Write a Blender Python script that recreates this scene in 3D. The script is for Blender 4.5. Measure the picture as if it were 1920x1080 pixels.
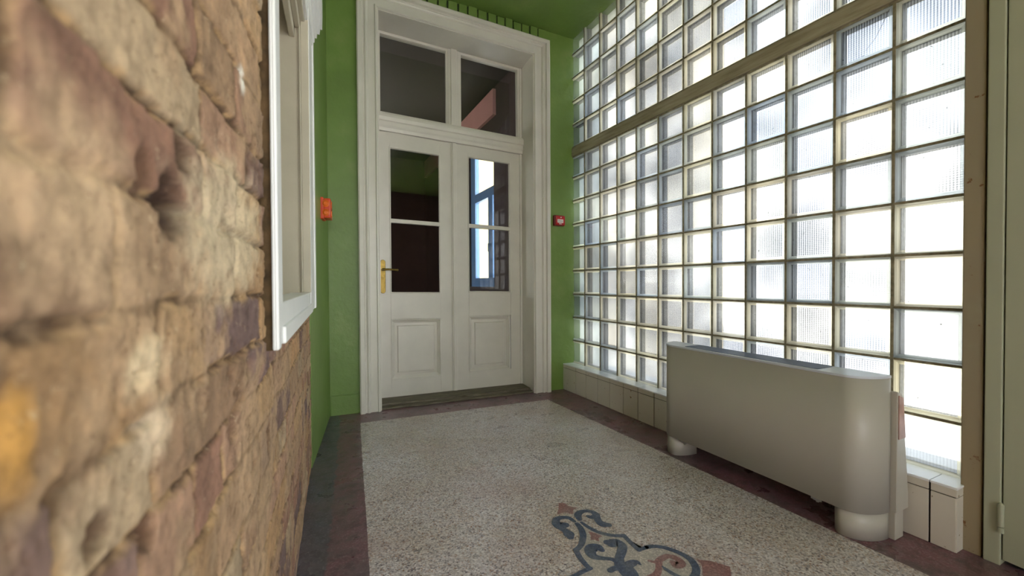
import bpy, bmesh, math, random
import numpy as np
from mathutils import Matrix, Vector

for o in list(bpy.data.objects): bpy.data.objects.remove(o)
C = bpy.context.scene.collection
S = bpy.context.scene
PI = math.pi

# ------------------------------------------------------------------ camera
cam = bpy.data.cameras.new('camera'); camo = bpy.data.objects.new('camera', cam); C.objects.link(camo)
cam.sensor_width = 36; cam.lens = 14.42; cam.clip_start = 0.02; cam.clip_end = 200
camo.matrix_world = Matrix(((0.89835084, 0.01089778, -0.4391435, 0),
                            (-0.43924732, 0.01033748, -0.8983067, 0),
                            (-0.00524991, 0.99988718, 0.01407351, 0.92), (0, 0, 0, 1)))
cam.dof.use_dof = True; cam.dof.focus_distance = 2.6; cam.dof.aperture_fstop = 4.0
S.camera = camo
S.view_settings.view_transform = 'Standard'; S.view_settings.look = 'None'
S.view_settings.exposure = 1.15; S.view_settings.gamma = 1.0; S.view_settings.use_curve_mapping = False
S.cycles.transparent_max_bounces = 24

# ------------------------------------------------------------------ daylight: overcast, very bright
w = bpy.data.worlds.new('sky'); S.world = w; w.use_nodes = True
wn = w.node_tree; wn.nodes.clear()
tc = wn.nodes.new('ShaderNodeTexCoord'); sx = wn.nodes.new('ShaderNodeSeparateXYZ')
mr = wn.nodes.new('ShaderNodeMapRange'); mr.inputs[1].default_value = -0.25; mr.inputs[2].default_value = 0.6
cr = wn.nodes.new('ShaderNodeValToRGB')
cr.color_ramp.elements[0].color = (1.0, 0.95, 0.86, 1); cr.color_ramp.elements[1].color = (0.78, 0.88, 1.0, 1)
e = cr.color_ramp.elements.new(0.35); e.color = (1.0, 0.985, 0.95, 1)
bg = wn.nodes.new('ShaderNodeBackground'); bg.inputs[1].default_value = 5.2
wo = wn.nodes.new('ShaderNodeOutputWorld')
wn.links.new(tc.outputs['Generated'], sx.inputs[0]); wn.links.new(sx.outputs[2], mr.inputs[0])
wn.links.new(mr.outputs[0], cr.inputs[0]); wn.links.new(cr.outputs[0], bg.inputs[0]); wn.links.new(bg.outputs[0], wo.inputs[0])

# ------------------------------------------------------------------ helpers
def lin(c):
    return tuple(((v/255)/12.92 if v/255 <= .04045 else ((v/255+.055)/1.055)**2.4) for v in c)
def tag(o, label=None, cat=None, group=None, kind=None):
    if label: o['label'] = label
    if cat: o['category'] = cat
    if group: o['group'] = group
    if kind: o['kind'] = kind
    return o
def empty(name, loc, parent=None):
    o = bpy.data.objects.new(name, None); C.objects.link(o); o.location = loc; o.empty_display_size = .05
    if parent: o.parent = parent; o.location = Vector(loc)-wloc(parent)
    return o
def wloc(o):
    v = Vector((0, 0, 0))
    while o: v = v+Vector(o.location); o = o.parent
    return v
def obj(name, bm, m, parent=None, origin=None, bevel=0, smooth=False, seg=2):
    """bm holds WORLD coordinates; linked as one mesh object"""
    me = bpy.data.meshes.new(name); bmesh.ops.remove_doubles(bm, verts=bm.verts, dist=1e-6) if len(bm.verts) < 40000 else None
    bmesh.ops.recalc_face_normals(bm, faces=bm.faces)
    o = bpy.data.objects.new(name, me); C.objects.link(o)
    if origin is None:
        vs = [v.co for v in bm.verts]
        origin = Vector(((min(v.x for v in vs)+max(v.x for v in vs))/2, (min(v.y for v in vs)+max(v.y for v in vs))/2, min(v.z for v in vs)))
    origin = Vector(origin)
    bmesh.ops.translate(bm, verts=bm.verts, vec=-origin)
    bm.to_mesh(me); bm.free()
    for mm in (m if isinstance(m, (list, tuple)) else [m]): me.materials.append(mm)
    if parent: o.parent = parent; o.location = origin-wloc(parent)
    else: o.location = origin
    if smooth:
        for p in me.polygons: p.use_smooth = True
    if bevel:
        b = o.modifiers.new('bevel', 'BEVEL'); b.width = bevel; b.segments = seg; b.limit_method = 'ANGLE'; b.angle_limit = math.radians(40)
        b.harden_normals = False
    return o
def ident(x, y, z): return (x, y, z)
def box(bm, x0, x1, y0, y1, z0, z1, T=ident, mi=0, inset=None):
    P = [T(x, y, z) for x in (x0, x1) for y in (y0, y1) for z in (z0, z1)]
    v = [bm.verts.new(p) for p in P]
    for f in ((0, 1, 3, 2), (4, 6, 7, 5), (0, 4, 5, 1), (2, 3, 7, 6), (0, 2, 6, 4), (1, 5, 7, 3)):
        bm.faces.new([v[i] for i in f]).material_index = mi
def quad(bm, pts, mi=0, T=ident):
    f = bm.faces.new([bm.verts.new(T(*p)) for p in pts]); f.material_index = mi; return f
def prism(bm, pts, z0, z1, T=ident, mi=0):
    """polygon in x,y extruded in z"""
    a = [bm.verts.new(T(x, y, z0)) for x, y in pts]; b = [bm.verts.new(T(x, y, z1)) for x, y in pts]
    n = len(pts)
    bm.faces.new(a[::-1]).material_index = mi; bm.faces.new(b).material_index = mi
    for i in range(n): bm.faces.new((a[i], a[(i+1) % n], b[(i+1) % n], b[i])).material_index = mi
def tube(bm, p0, p1, r0, r1=None, n=16, T=ident, mi=0):
    r1 = r0 if r1 is None else r1
    p0 = Vector(p0); p1 = Vector(p1); d = (p1-p0).normalized(); a = d.orthogonal().normalized(); b = d.cross(a)
    A = [bm.verts.new(T(*(p0+(a*math.cos(t)+b*math.sin(t))*r0))) for t in [2*PI*i/n for i in range(n)]]
    B = [bm.verts.new(T(*(p1+(a*math.cos(t)+b*math.sin(t))*r1))) for t in [2*PI*i/n for i in range(n)]]
    bm.faces.new(A[::-1]).material_index = mi; bm.faces.new(B).material_index = mi
    for i in range(n): bm.faces.new((A[i], A[(i+1) % n], B[(i+1) % n], B[i])).material_index = mi
def sweep(bm, path, profile, T, closed=False, close_profile=True):
    """rectangular path in (u,z) with mitred corners; profile = (outward offset, depth) ; T(u,d,z)"""
    n = len(path); rows = []
    for i in range(n):
        p = Vector(path[i])
        def nrm(a, b):
            d = (Vector(b)-Vector(a)).normalized(); return Vector((-d.y, d.x))
        if closed: n1 = nrm(path[i-1], path[i]); n2 = nrm(path[i], path[(i+1) % n])
        elif i == 0: n1 = n2 = nrm(path[0], path[1])
        elif i == n-1: n1 = n2 = nrm(path[-2], path[-1])
        else: n1 = nrm(path[i-1], path[i]); n2 = nrm(path[i], path[i+1])
        m = (n1+n2); m = m/m.dot(n1) if m.length > 1e-6 else n1
        rows.append([bm.verts.new(T(p.x+m.x*o, d, p.y+m.y*o)) for o, d in profile])
    k = len(profile)
    for i in range(n if closed else n-1):
        A = rows[i]; B = rows[(i+1) % n]
        for j in range(k if close_profile else k-1):
            bm.faces.new((A[j], A[(j+1) % k], B[(j+1) % k], B[j]))
    if not closed and close_profile:
        bm.faces.new(rows[0]); bm.faces.new(rows[-1][::-1])

# ------------------------------------------------------------------ materials
class M:
    def __init__(s, name):
        s.m = bpy.data.materials.new(name); s.m.use_nodes = True; s.t = s.m.node_tree; s.b = s.t.nodes['Principled BSDF']
    def n(s, t, **k):
        q = s.t.nodes.new(t)
        for a, v in k.items(): setattr(q, a, v)
        return q
    def l(s, a, b): s.t.links.new(a, b)
    def coord(s):
        if not hasattr(s, 'co'):
            # object space of the untranslated thing is fine for grain: use generated-free position
            s.co = s.n('ShaderNodeNewGeometry').outputs['Position']
        return s.co
    def noise(s, sc, det=4, rough=.55, vec=None, dist=0):
        q = s.n('ShaderNodeTexNoise'); q.inputs['Scale'].default_value = sc; q.inputs['Detail'].default_value = det
        q.inputs['Roughness'].default_value = rough; q.inputs['Distortion'].default_value = dist
        s.l(vec or s.coord(), q.inputs['Vector']); return q.outputs['Fac']
    def ramp(s, f, *st, interp='LINEAR'):
        q = s.n('ShaderNodeValToRGB'); q.color_ramp.interpolation = interp; E = q.color_ramp.elements
        E[0].position = st[0][0]; E[0].color = (*st[0][1], 1); E[1].position = st[-1][0]; E[1].color = (*st[-1][1], 1)
        for p, c in st[1:-1]: e = E.new(p); e.color = (*c, 1)
        s.l(f, q.inputs[0]); return q.outputs[0]
    def mix(s, f, a, b, bt='MIX'):
        q = s.n('ShaderNodeMix', data_type='RGBA', blend_type=bt)
        for i, v in ((0, f), (6, a), (7, b)):
            if isinstance(v, (int, float)): q.inputs[i].default_value = v
            elif isinstance(v, tuple): q.inputs[i].default_value = (*v, 1)
            else: s.l(v, q.inputs[i])
        return q.outputs[2]
    def math(s, op, a, b=0.0, c=None):
        q = s.n('ShaderNodeMath', operation=op)
        for i, v in ((0, a), (1, b), (2, c)):
            if v is None: continue
            if isinstance(v, (int, float)): q.inputs[i].default_value = v
            else: s.l(v, q.inputs[i])
        return q.outputs[0]
    def bump(s, h, st=.3, d=.01):
        q = s.n('ShaderNodeBump'); q.inputs['Strength'].default_value = st; q.inputs['Distance'].default_value = d
        s.l(h, q.inputs['Height']); s.l(q.outputs[0], s.b.inputs['Normal'])
    def base(s, c):
        if isinstance(c, tuple): s.b.inputs['Base Color'].default_value = (*c, 1)
        else: s.l(c, s.b.inputs['Base Color'])
    def set(s, **k):
        for a, v in k.items(): s.b.inputs[a.replace('_', ' ')].default_value = v
def paint(name, c, var=.06, rough=.5, sc=6, bump=.05, bsc=60):
    q = M(name); L = lin(c); d = tuple(v*(1-2*var) for v in L); h = tuple(min(1, v*(1+var)) for v in L)
    q.base(q.ramp(q.noise(sc, 5), (.3, d), (.7, h))); q.set(Roughness=rough)
    q.bump(q.noise(bsc, 4), bump, .004); return q.m

m_green = M('green_wall_paint')
_g = m_green.ramp(m_green.noise(3.2, 5, .6), (.3, lin((104, 130, 62))), (.55, lin((112, 140, 68))), (.78, lin((130, 148, 84))))
m_green.base(_g); m_green.set(Roughness=.42); m_green.bump(m_green.noise(26, 6, .6), .25, .01); m_green = m_green.m
m_cream = paint('cream_gloss_paint', (216, 212, 203), .035, .32, 5, .08, 45)
m_white = paint('white_gloss_paint', (236, 236, 236), .02, .35, 8, .1, 40)
m_beige = paint('beige_reveal_paint', (192, 184, 166), .06, .6, 4, .1, 50)
m_panel = paint('grey_green_door_paint', (166, 170, 148), .03, .42, 3, .06, 50)
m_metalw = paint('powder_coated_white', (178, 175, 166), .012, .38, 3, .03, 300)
m_metalt = paint('powder_coated_skylit', (196, 202, 214), .012, .3, 3, .03, 300)  # coat of the lid, with bluish skylight put into its colour
m_grille = paint('grille_grey', (112, 124, 150), .03, .4, 3, .03, 300)
m_dark = paint('dark_gap', (30, 26, 22), .1, .9)
m_zinc = M('zinc_bracket'); m_zinc.base(lin((200, 200, 196))); m_zinc.set(Roughness=.35, Metallic=.9); m_zinc = m_zinc.m
m_brass = M('aged_brass'); m_brass.base(m_brass.ramp(m_brass.noise(40, 4), (.3, lin((96, 80, 36))), (.7, lin((138, 116, 58))))); m_brass.set(Metallic=.85, Roughness=.34); m_brass = m_brass.m
m_red = paint('red_plastic', (186, 22, 28), .03, .3); m_redd = paint('dark_red_plastic', (120, 10, 18), .03, .35)
m_lab = paint('white_label', (235, 228, 226), .01, .5); m_blk = paint('black_print', (22, 20, 20), .01, .5)
m_orange = M('orange_plastic'); m_orange.base(lin((214, 66, 14))); m_orange.set(Roughness=.3, Subsurface_Weight=.1); m_orange = m_orange.m
m_lens = M('amber_lens'); m_lens.base(lin((236, 112, 34))); m_lens.set(Roughness=.12, Coat_Weight=.5); m_lens = m_lens.m

q = M('mortar'); c = q.ramp(q.noise(30, 6, .7), (.25, lin((92, 86, 68))), (.5, lin((134, 127, 104))), (.75, lin((164, 156, 132))))
q.base(c); q.set(Roughness=.9); q.bump(q.noise(90, 5, .7), .5, .004); m_mortar = q.m
q = M('concrete_beam'); co = q.n('ShaderNodeMapping'); co.inputs['Scale'].default_value = (14, 1.2, 14); q.l(q.coord(), co.inputs[0])
c = q.ramp(q.noise(3, 6, .6, co.outputs[0]), (.28, lin((128, 120, 96))), (.5, lin((160, 152, 128))), (.75, lin((180, 172, 150))))
q.base(c); q.set(Roughness=.85); q.bump(q.noise(6, 6, .7, co.outputs[0]), .4, .006); m_beam = q.m
q = M('aged_post_paint'); n1 = q.noise(2.2, 5, .6)
c = q.ramp(n1, (.3, lin((150, 136, 108))), (.55, lin((146, 136, 114))), (.7, lin((156, 152, 128))))
sp = q.ramp(q.noise(34, 3, .7), (.66, (0, 0, 0)), (.74, (1, 1, 1)))
q.base(q.mix(sp, c, lin((112, 76, 42)))); q.set(Roughness=.6); q.bump(q.noise(20, 5), .3, .006); m_post = q.m

# glazed wall tiles on the low ledge: tile pattern along y
q = M('ledge_tile'); n1 = q.noise(1.2, 3)
q.base(q.mix(q.ramp(q.noise(48, 2, .6), (.70, (0, 0, 0)), (.76, (1, 1, 1))), q.ramp(n1, (.3, lin((204, 199, 188))), (.7, lin((220, 216, 207)))), lin((120, 92, 60))))
q.set(Roughness=.16); m_tile = q.m
q = M('ledge_tile_skylit'); q.base(q.ramp(q.noise(3, 3), (.3, lin((222, 226, 232))), (.7, lin((236, 238, 242))))); q.set(Roughness=.2); m_tiletop = q.m  # ledge tile seen from above, bluish skylight put into its colour
m_grout = paint('brown_grout', (34, 26, 18), .15, .9)

# glass-block materials (thin glass: part of the light passes straight, part is reflected or scattered)
def thin_fresnel(q, k=.04, s=.96, cap=.6):
    ge = q.n('ShaderNodeNewGeometry'); d = q.n('ShaderNodeVectorMath', operation='DOT_PRODUCT'); q.l(ge.outputs['Normal'], d.inputs[0]); q.l(ge.outputs['Incoming'], d.inputs[1])
    c = q.math('ABSOLUTE', d.outputs['Value']); return q.math('MINIMUM', q.math('MULTIPLY_ADD', q.math('POWER', q.math('SUBTRACT', 1.0, c), 5.0), s, k), cap)
def glass_mat(name, tint, scatter, ribs=None, rib_sc=100., depth=.2, refl=True):
    q = M(name); t = q.t; t.nodes.remove(q.b); out = [n for n in t.nodes if n.type == 'OUTPUT_MATERIAL'][0]
    tr = q.n('ShaderNodeBsdfTransparent'); tl = q.n('ShaderNodeBsdfTranslucent'); gl = q.n('ShaderNodeBsdfGlossy'); gl.inputs['Roughness'].default_value = .06
    at = q.n('ShaderNodeAttribute', attribute_name='tint')
    col = q.mix(1.0, tint, at.outputs['Color'], 'MULTIPLY')
    if ribs:
        sp = q.n('ShaderNodeSeparateXYZ'); q.l(q.coord(), sp.inputs[0])
        def rib(ax):
            s_ = q.math('SINE', q.math('MULTIPLY', sp.outputs[ax], rib_sc*2*PI)); return q.math('MULTIPLY_ADD', s_, .5, .5)
        r = {'y': lambda: rib(1), 'z': lambda: rib(2), 'yz': lambda: q.math('MULTIPLY', rib(1), rib(2))}[ribs]()
        patch = q.ramp(q.noise(2.3, 2), (.38, (.15, .15, .15)), (.66, (1, 1, 1)))
        f = q.math('MULTIPLY', q.math('MULTIPLY', r, depth), patch)
        col = q.mix(f, col, (.16, .172, .20))  # refraction in the ribs is put into the tint as dark lines
        dirt = q.ramp(q.noise(85, 2, .5), (.745, (0, 0, 0)), (.765, (1, 1, 1)))
        col = q.mix(q.math('MULTIPLY', dirt, .7), col, (.05, .045, .04))
    q.l(col, tr.inputs[0]); q.l(col, tl.inputs[0])
    m1 = q.n('ShaderNodeMixShader'); m1.inputs[0].default_value = scatter; q.l(tr.outputs[0], m1.inputs[1]); q.l(tl.outputs[0], m1.inputs[2])
    m2 = q.n('ShaderNodeMixShader'); q.l(thin_fresnel(q, .03, .5, .3), m2.inputs[0]); q.l(m1.outputs[0], m2.inputs[1]); q.l(gl.outputs[0], m2.inputs[2])
    q.l(m2.outputs[0], out.inputs[0]); return q.m
m_gfront = glass_mat('block_glass_front', (.77, .775, .78), .06, 'y', 110., .72)
m_gback = glass_mat('block_glass_back', (.70, .71, .72), .35, 'z', 118., .72)
m_grim = glass_mat('block_glass_rim', (.92, .92, .90), .5)
q = M('block_inner_glass'); at = q.n('ShaderNodeAttribute', attribute_name='tint')
q.base(q.mix(q.ramp(q.noise(60, 3), (.4, (0, 0, 0)), (.7, (.35, .35, .35))), at.outputs['Color'], lin((120, 112, 92))))
q.set(Roughness=.25); m_gside = q.m

# clear pane for doors
q = M('clear_pane'); t = q.t; t.nodes.remove(q.b); out = [n for n in t.nodes if n.type == 'OUTPUT_MATERIAL'][0]
tr = q.n('ShaderNodeBsdfTransparent'); tr.inputs[0].default_value = (.93, .94, .93, 1); gl = q.n('ShaderNodeBsdfGlossy'); gl.inputs['Roughness'].default_value = .0
mx = q.n('ShaderNodeMixShader'); q.l(thin_fresnel(q, .04, .9, .6), mx.inputs[0]); q.l(tr.outputs[0], mx.inputs[1]); q.l(gl.outputs[0], mx.inputs[2]); q.l(mx.outputs[0], out.inputs[0]); m_pane = q.m
q = M('film_clear'); q.base(lin((214, 206, 200))); q.set(Roughness=.4, Alpha=.6); m_film = q.m

# terrazzo floor
q = M('terrazzo'); co = q.coord()
sep = q.n('ShaderNodeSeparateXYZ'); q.l(co, sep.inputs[0]); X, Y = sep.outputs[0], sep.outputs[1]
def vor(sc, rnd=1.0):
    v = q.n('ShaderNodeTexVoronoi'); v.inputs['Scale'].default_value = sc; v.inputs['Randomness'].default_value = rnd; q.l(co, v.inputs['Vector']); return v
v1 = vor(190); sv = q.n('ShaderNodeSeparateColor'); q.l(v1.outputs['Color'], sv.inputs[0])
chips = q.ramp(sv.outputs[0], (0, lin((116, 108, 118))), (.12, lin((168, 160, 168))), (.3, lin((196, 188, 194))), (.62, lin((216, 209, 215))), (.9, lin((234, 228, 234))), (1, lin((244, 240, 246))))
warm = q.ramp(sv.outputs[1], (.86, (0, 0, 0)), (.9, (1, 1, 1)))
chips = q.mix(q.math('MULTIPLY', warm, .55), chips, lin((168, 120, 84)))
v2 = vor(72); d2 = q.ramp(v2.outputs['Distance'], (.10, (1, 1, 1)), (.17, (0, 0, 0))); sv2 = q.n('ShaderNodeSeparateColor'); q.l(v2.outputs['Color'], sv2.inputs[0])
big = q.math('MULTIPLY', d2, q.math('GREATER_THAN', sv2.outputs[0], .72))
base = q.mix(q.math('MULTIPLY', big, .9), chips, lin((84, 76, 76)))
big2 = q.math('MULTIPLY', d2, q.math('LESS_THAN', sv2.outputs[0], .16))
base = q.mix(big2, base, lin((226, 220, 208)))
stain = q.ramp(q.noise(1.3, 5, .6), (.35, (.80, .74, .64)), (.62, (1, 1, 1)))
base = q.mix(1.0, base, stain, 'MULTIPLY')
pk = q.ramp(q.noise(1.9, 4), (.52, (0, 0, 0)), (.72, (.32, .32, .32)))
base = q.mix(pk, base, lin((170, 128, 118)))
scuff = q.ramp(q.noise(5.5, 8, .72), (.56, (0, 0, 0)), (.72, (.35, .35, .35)))
base = q.mix(scuff, base, lin((214, 214, 212)))
# oxblood and slate borders, worn
vb = vor(190); svb = q.n('ShaderNodeSeparateColor'); q.l(vb.outputs['Color'], svb.inputs[0])
wear = q.noise(4.2, 7, .7)
redc = q.mix(q.ramp(svb.outputs[0], (.55, (0, 0, 0)), (1, (.5, .5, .5))), lin((128, 84, 96)), lin((168, 138, 146)))
redc = q.mix(q.ramp(wear, (.40, (0, 0, 0)), (.62, (.75, .75, .75))), redc, lin((104, 94, 98)))
slate = q.mix(q.ramp(svb.outputs[0], (.6, (0, 0, 0)), (1, (.45, .45, .45))), lin((84, 84, 96)), lin((140, 138, 146)))
slate = q.mix(q.ramp(wear, (.4, (0, 0, 0)), (.62, (.7, .7, .7))), slate, lin((112, 96, 102)))
wob = q.math('MULTIPLY_ADD', q.noise(9, 4), .012, -.006)
wob2 = q.math('MULTIPLY_ADD', q.noise(11, 6, .7), .09, -.045)
el = q.math('SUBTRACT', X, q.math('MULTIPLY_ADD', Y, .082, .044))      # distance right of the left border line
el = q.math('ADD', el, wob)
fy = q.math('SUBTRACT', q.math('MULTIPLY_ADD', X, -.07, 2.868), Y); fy = q.math('ADD', fy, wob)
rx = q.math('SUBTRACT', q.math('MULTIPLY_ADD', Y, -.03, 1.735), X); rx = q.math('ADD', rx, wob)
inside = q.math('MINIMUM', q.math('MINIMUM', el, fy), rx)
isb = q.math('LESS_THAN', inside, 0.0)
elw = q.math('ADD', el, wob2)
issl = q.math('LESS_THAN', q.math('MINIMUM', elw, q.math('ADD', rx, .16)), -.125)
bord = q.mix(issl, redc, slate)
bord = q.mix(q.ramp(q.noise(16, 8, .75), (.46, (0, 0, 0)), (.62, (.6, .6, .6))), bord, lin((66, 58, 62)))
bord = q.mix(q.ramp(q.noise(30, 8, .8), (.58, (0, 0, 0)), (.68, (.5, .5, .5))), bord, lin((170, 164, 166)))
q.base(q.mix(isb, base, bord))
rg = q.ramp(q.noise(6, 5), (.3, (.22, .22, .22)), (.7, (.42, .42, .42))); q.l(rg, q.b.inputs['Roughness'])
q.bump(q.noise(120, 4), .12, .003); m_floor = q.m
def inlay(name, a, b):
    q = M(name); v = q.n('ShaderNodeTexVoronoi'); v.inputs['Scale'].default_value = 230; q.l(q.coord(), v.inputs['Vector'])
    s_ = q.n('ShaderNodeSeparateColor'); q.l(v.outputs['Color'], s_.inputs[0])
    c = q.ramp(s_.outputs[0], (0, a), (.7, b), (1, tuple(min(1, k*1.4) for k in b)))
    c = q.mix(q.ramp(q.noise(14, 5, .7), (.45, (0, 0, 0)), (.75, (.45, .45, .45))), c, lin((150, 146, 142)))
    q.base(c); q.set(Roughness=.4); return q.m
m_in_dark = inlay('slate_blue_inlay', lin((54, 64, 90)), lin((76, 86, 110)))
m_in_red = inlay('oxblood_inlay', lin((124, 84, 84)), lin((150, 108, 106)))
m_in_fill = inlay('cream_inlay', lin((164, 154, 148)), lin((186, 176, 168)))

q = M('worn_wood'); mp = q.n('ShaderNodeMapping'); mp.inputs['Scale'].default_value = (2, 22, 22); q.l(q.coord(), mp.inputs[0])
q.base(q.ramp(q.noise(4, 7, .7, mp.outputs[0]), (.3, lin((62, 56, 46))), (.55, lin((116, 108, 92))), (.75, lin((150, 142, 126)))))
q.set(Roughness=.8); q.bump(q.noise(6, 6, .7, mp.outputs[0]), .5, .006); m_wood = q.m

# brick: per-brick colour is a vertex attribute, fine grain is procedural
q = M('old_brick'); at = q.n('ShaderNodeAttribute', attribute_name='brick_colour')
g1 = q.ramp(q.noise(38, 8, .72), (.28, (.52, .49, .46)), (.5, (1, 1, 1)), (.72, (1.34, 1.32, 1.28)))
c = q.mix(1.0, at.outputs['Color'], g1, 'MULTIPLY')
pit = q.ramp(q.noise(110, 5, .75), (.60, (0, 0, 0)), (.68, (.75, .75, .75)))
c = q.mix(pit, c, lin((96, 66, 44)))
c = q.mix(q.ramp(q.noise(75, 6, .8), (.60, (0, 0, 0)), (.70, (.7, .7, .7))), c, lin((214, 190, 156))); q.base(c); q.set(Roughness=.92)
hb = q.math('ADD', q.noise(60, 8, .75), q.math('MULTIPLY', q.noise(220, 4, .7), .35)); q.bump(hb, .4, .003); m_brick = q.m
# ================================================================== THE SETTING
CEIL = 3.0
def wx(y):                                   # face of the left wall (it bends into the room towards the door)
    return -.125+.052*y if y < 2.26 else -.0075+.138*(y-2.26)
# local frame of the end wall: u along it, d into it, z up (old, slightly out of square)
A_ = math.radians(-4.0); O_ = (.106, 3.09)
def EW(u, d, z):
    z2 = z*(1-.0214*(u-.95))
    return (O_[0]+u*math.cos(A_)-d*math.sin(A_), O_[1]+u*math.sin(A_)+d*math.cos(A_), z2)

floor_e = empty('floor', (1, 1, 0)); tag(floor_e, 'speckled grey terrazzo floor with worn oxblood and slate borders', 'floor', kind='structure')
b = bmesh.new(); box(b, -.6, 2.5, -3.6, 3.45, -.12, 0); obj('terrazzo', b, m_floor, floor_e)
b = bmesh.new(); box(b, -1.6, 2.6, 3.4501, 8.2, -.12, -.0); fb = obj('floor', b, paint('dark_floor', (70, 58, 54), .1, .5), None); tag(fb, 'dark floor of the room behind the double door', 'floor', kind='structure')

# inlaid medallion: measured on the floor, metres (x, y, stroke width)
DARK=[[[0.8972, 1.3001, 0.0112], [0.8906, 1.3282, 0.0152], [0.8722, 1.3419, 0.0171], [0.848, 1.344, 0.0208], [0.8297, 1.3257, 0.0259], [0.832, 1.3006, 0.0324], [0.8521, 1.2958, 0.0253]], [[0.8257, 1.2959, 0.0215], [0.8328, 1.2666, 0.0209], [0.8325, 1.2419, 0.0308], [0.8275, 1.225, 0.0202]], [[0.9221, 1.3013, 0.015], [0.9334, 1.3295, 0.0231], [0.9561, 1.3415, 0.0197], [0.982, 1.3374, 0.0159], [0.9983, 1.3203, 0.0176], [0.997, 1.2949, 0.0231], [0.9736, 1.2924, 0.019], [0.9639, 1.3057, 0.0116]], [[0.9985, 1.2969, 0.0212], [0.9812, 1.2608, 0.0222], [0.9826, 1.2358, 0.0254], [0.9996, 1.222, 0.018]], [[0.8963, 1.2817, 0.0146], [0.8923, 1.2522, 0.0176], [0.8783, 1.219, 0.0189], [0.8568, 1.1915, 0.0183], [0.834, 1.1707, 0.016], [0.803, 1.1553, 0.0155]], [[0.8052, 1.1585, 0.0157], [0.7954, 1.1252, 0.0151], [0.7915, 1.0908, 0.0145], [0.7908, 1.0621, 0.0127]], [[0.794, 1.0625, 0.0128], [0.7607, 1.0603, 0.0125], [0.7243, 1.0565, 0.0122], [0.6889, 1.0528, 0.0119]], [[0.917, 1.282, 0.0093], [0.9204, 1.2538, 0.0126], [0.9327, 1.2117, 0.0139], [0.9564, 1.1776, 0.0136], [0.9809, 1.1581, 0.0142], [1.006, 1.1455, 0.0142]], [[1.0063, 1.1478, 0.0142], [0.9999, 1.1061, 0.0137], [0.9967, 1.0609, 0.0131]], [[0.9969, 1.0629, 0.0125], [1.0305, 1.0593, 0.0125], [1.0286, 1.0614, 0.015], [1.0532, 1.0551, 0.0144], [1.0766, 1.0399, 0.0143], [1.0937, 1.019, 0.0158], [1.1094, 0.987, 0.0157], [1.1155, 0.9513, 0.0182], [1.1035, 0.9217, 0.0193], [1.0847, 0.9012, 0.0188], [1.0551, 0.8873, 0.0181], [1.0193, 0.8815, 0.0163]], [[0.8835, 1.1174, 0.0157], [0.8796, 1.1346, 0.0284], [0.8589, 1.1405, 0.0345], [0.8425, 1.127, 0.0307], [0.8397, 1.1031, 0.0226], [0.8583, 1.0836, 0.0149], [0.8801, 1.0687, 0.0134], [0.8904, 1.0515, 0.0177], [0.888, 1.0271, 0.0285]], [[0.9276, 1.1422, 0.0228], [0.9389, 1.132, 0.0356], [0.9593, 1.1287, 0.0244], [0.9605, 1.1031, 0.0254], [0.937, 1.0799, 0.0247], [0.9076, 1.057, 0.0238], [0.8904, 1.0298, 0.0315], [0.8913, 1.0064, 0.0418], [0.8878, 0.9823, 0.0407], [0.8761, 0.9597, 0.0317]], [[0.9496, 1.0042, 0.0059], [0.9475, 1.017, 0.0146], [0.932, 1.0208, 0.0233], [0.9051, 1.0186, 0.0257]], [[0.8447, 1.0259, 0.0168], [0.8608, 1.0273, 0.017], [0.8855, 1.0207, 0.0227]], [[1.0068, 0.9655, 0.0048], [1.0078, 0.9458, 0.0111], [1.012, 0.9229, 0.0123], [1.0245, 0.8985, 0.009]]]
RED=[[[0.9889, 1.0054, 0.0083], [1.0015, 0.9924, 0.0099], [1.0293, 0.9943, 0.0184], [1.0603, 0.995, 0.0169], [1.0769, 0.9751, 0.02], [1.0746, 0.9492, 0.0212], [1.0522, 0.9494, 0.0241], [1.0523, 0.9648, 0.0164]], [[1.017, 0.9913, 0.0181], [0.9873, 0.9624, 0.0159], [0.9593, 0.9471, 0.0183], [0.9228, 0.9452, 0.018]]]
POLY=[[[0.914, 1.4394], [0.9371, 1.4246], [0.9382, 1.3989], [0.9643, 1.3734], [0.9388, 1.368], [0.9181, 1.343], [0.9018, 1.3657], [0.8871, 1.3701], [0.8631, 1.3705], [0.8884, 1.3993]], [[0.9059, 1.2251], [0.9223, 1.2069], [0.934, 1.179], [0.9154, 1.1764], [0.9045, 1.1583], [0.8959, 1.1766], [0.8815, 1.1791], [0.8983, 1.1993]], [[1.1334, 0.9401], [1.1674, 0.9164], [1.2008, 0.8688], [1.1547, 0.8298], [1.0767, 0.8686], [1.1261, 0.9148]]]
FILL=[[0.9016, 1.2844], [0.8997, 1.2485], [0.8831, 1.2166], [0.8627, 1.1885], [0.8386, 1.1684], [0.8053, 1.152], [0.7999, 1.123], [0.7958, 1.0887], [0.7962, 1.0595], [0.7568, 1.0549], [0.7247, 1.0491], [0.7189, 0.9875], [0.8552, 0.888], [1.0147, 0.8837], [1.0611, 0.8924], [1.0855, 0.905], [1.102, 0.9268], [1.1097, 0.9497], [1.1035, 0.9852], [1.0902, 1.0158], [1.0672, 1.0421], [1.0212, 1.0576], [0.9953, 1.0594], [0.9975, 1.1073], [1.0019, 1.1428], [0.9794, 1.1564], [0.955, 1.1759], [0.93, 1.2081], [0.9176, 1.2499]]

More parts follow.
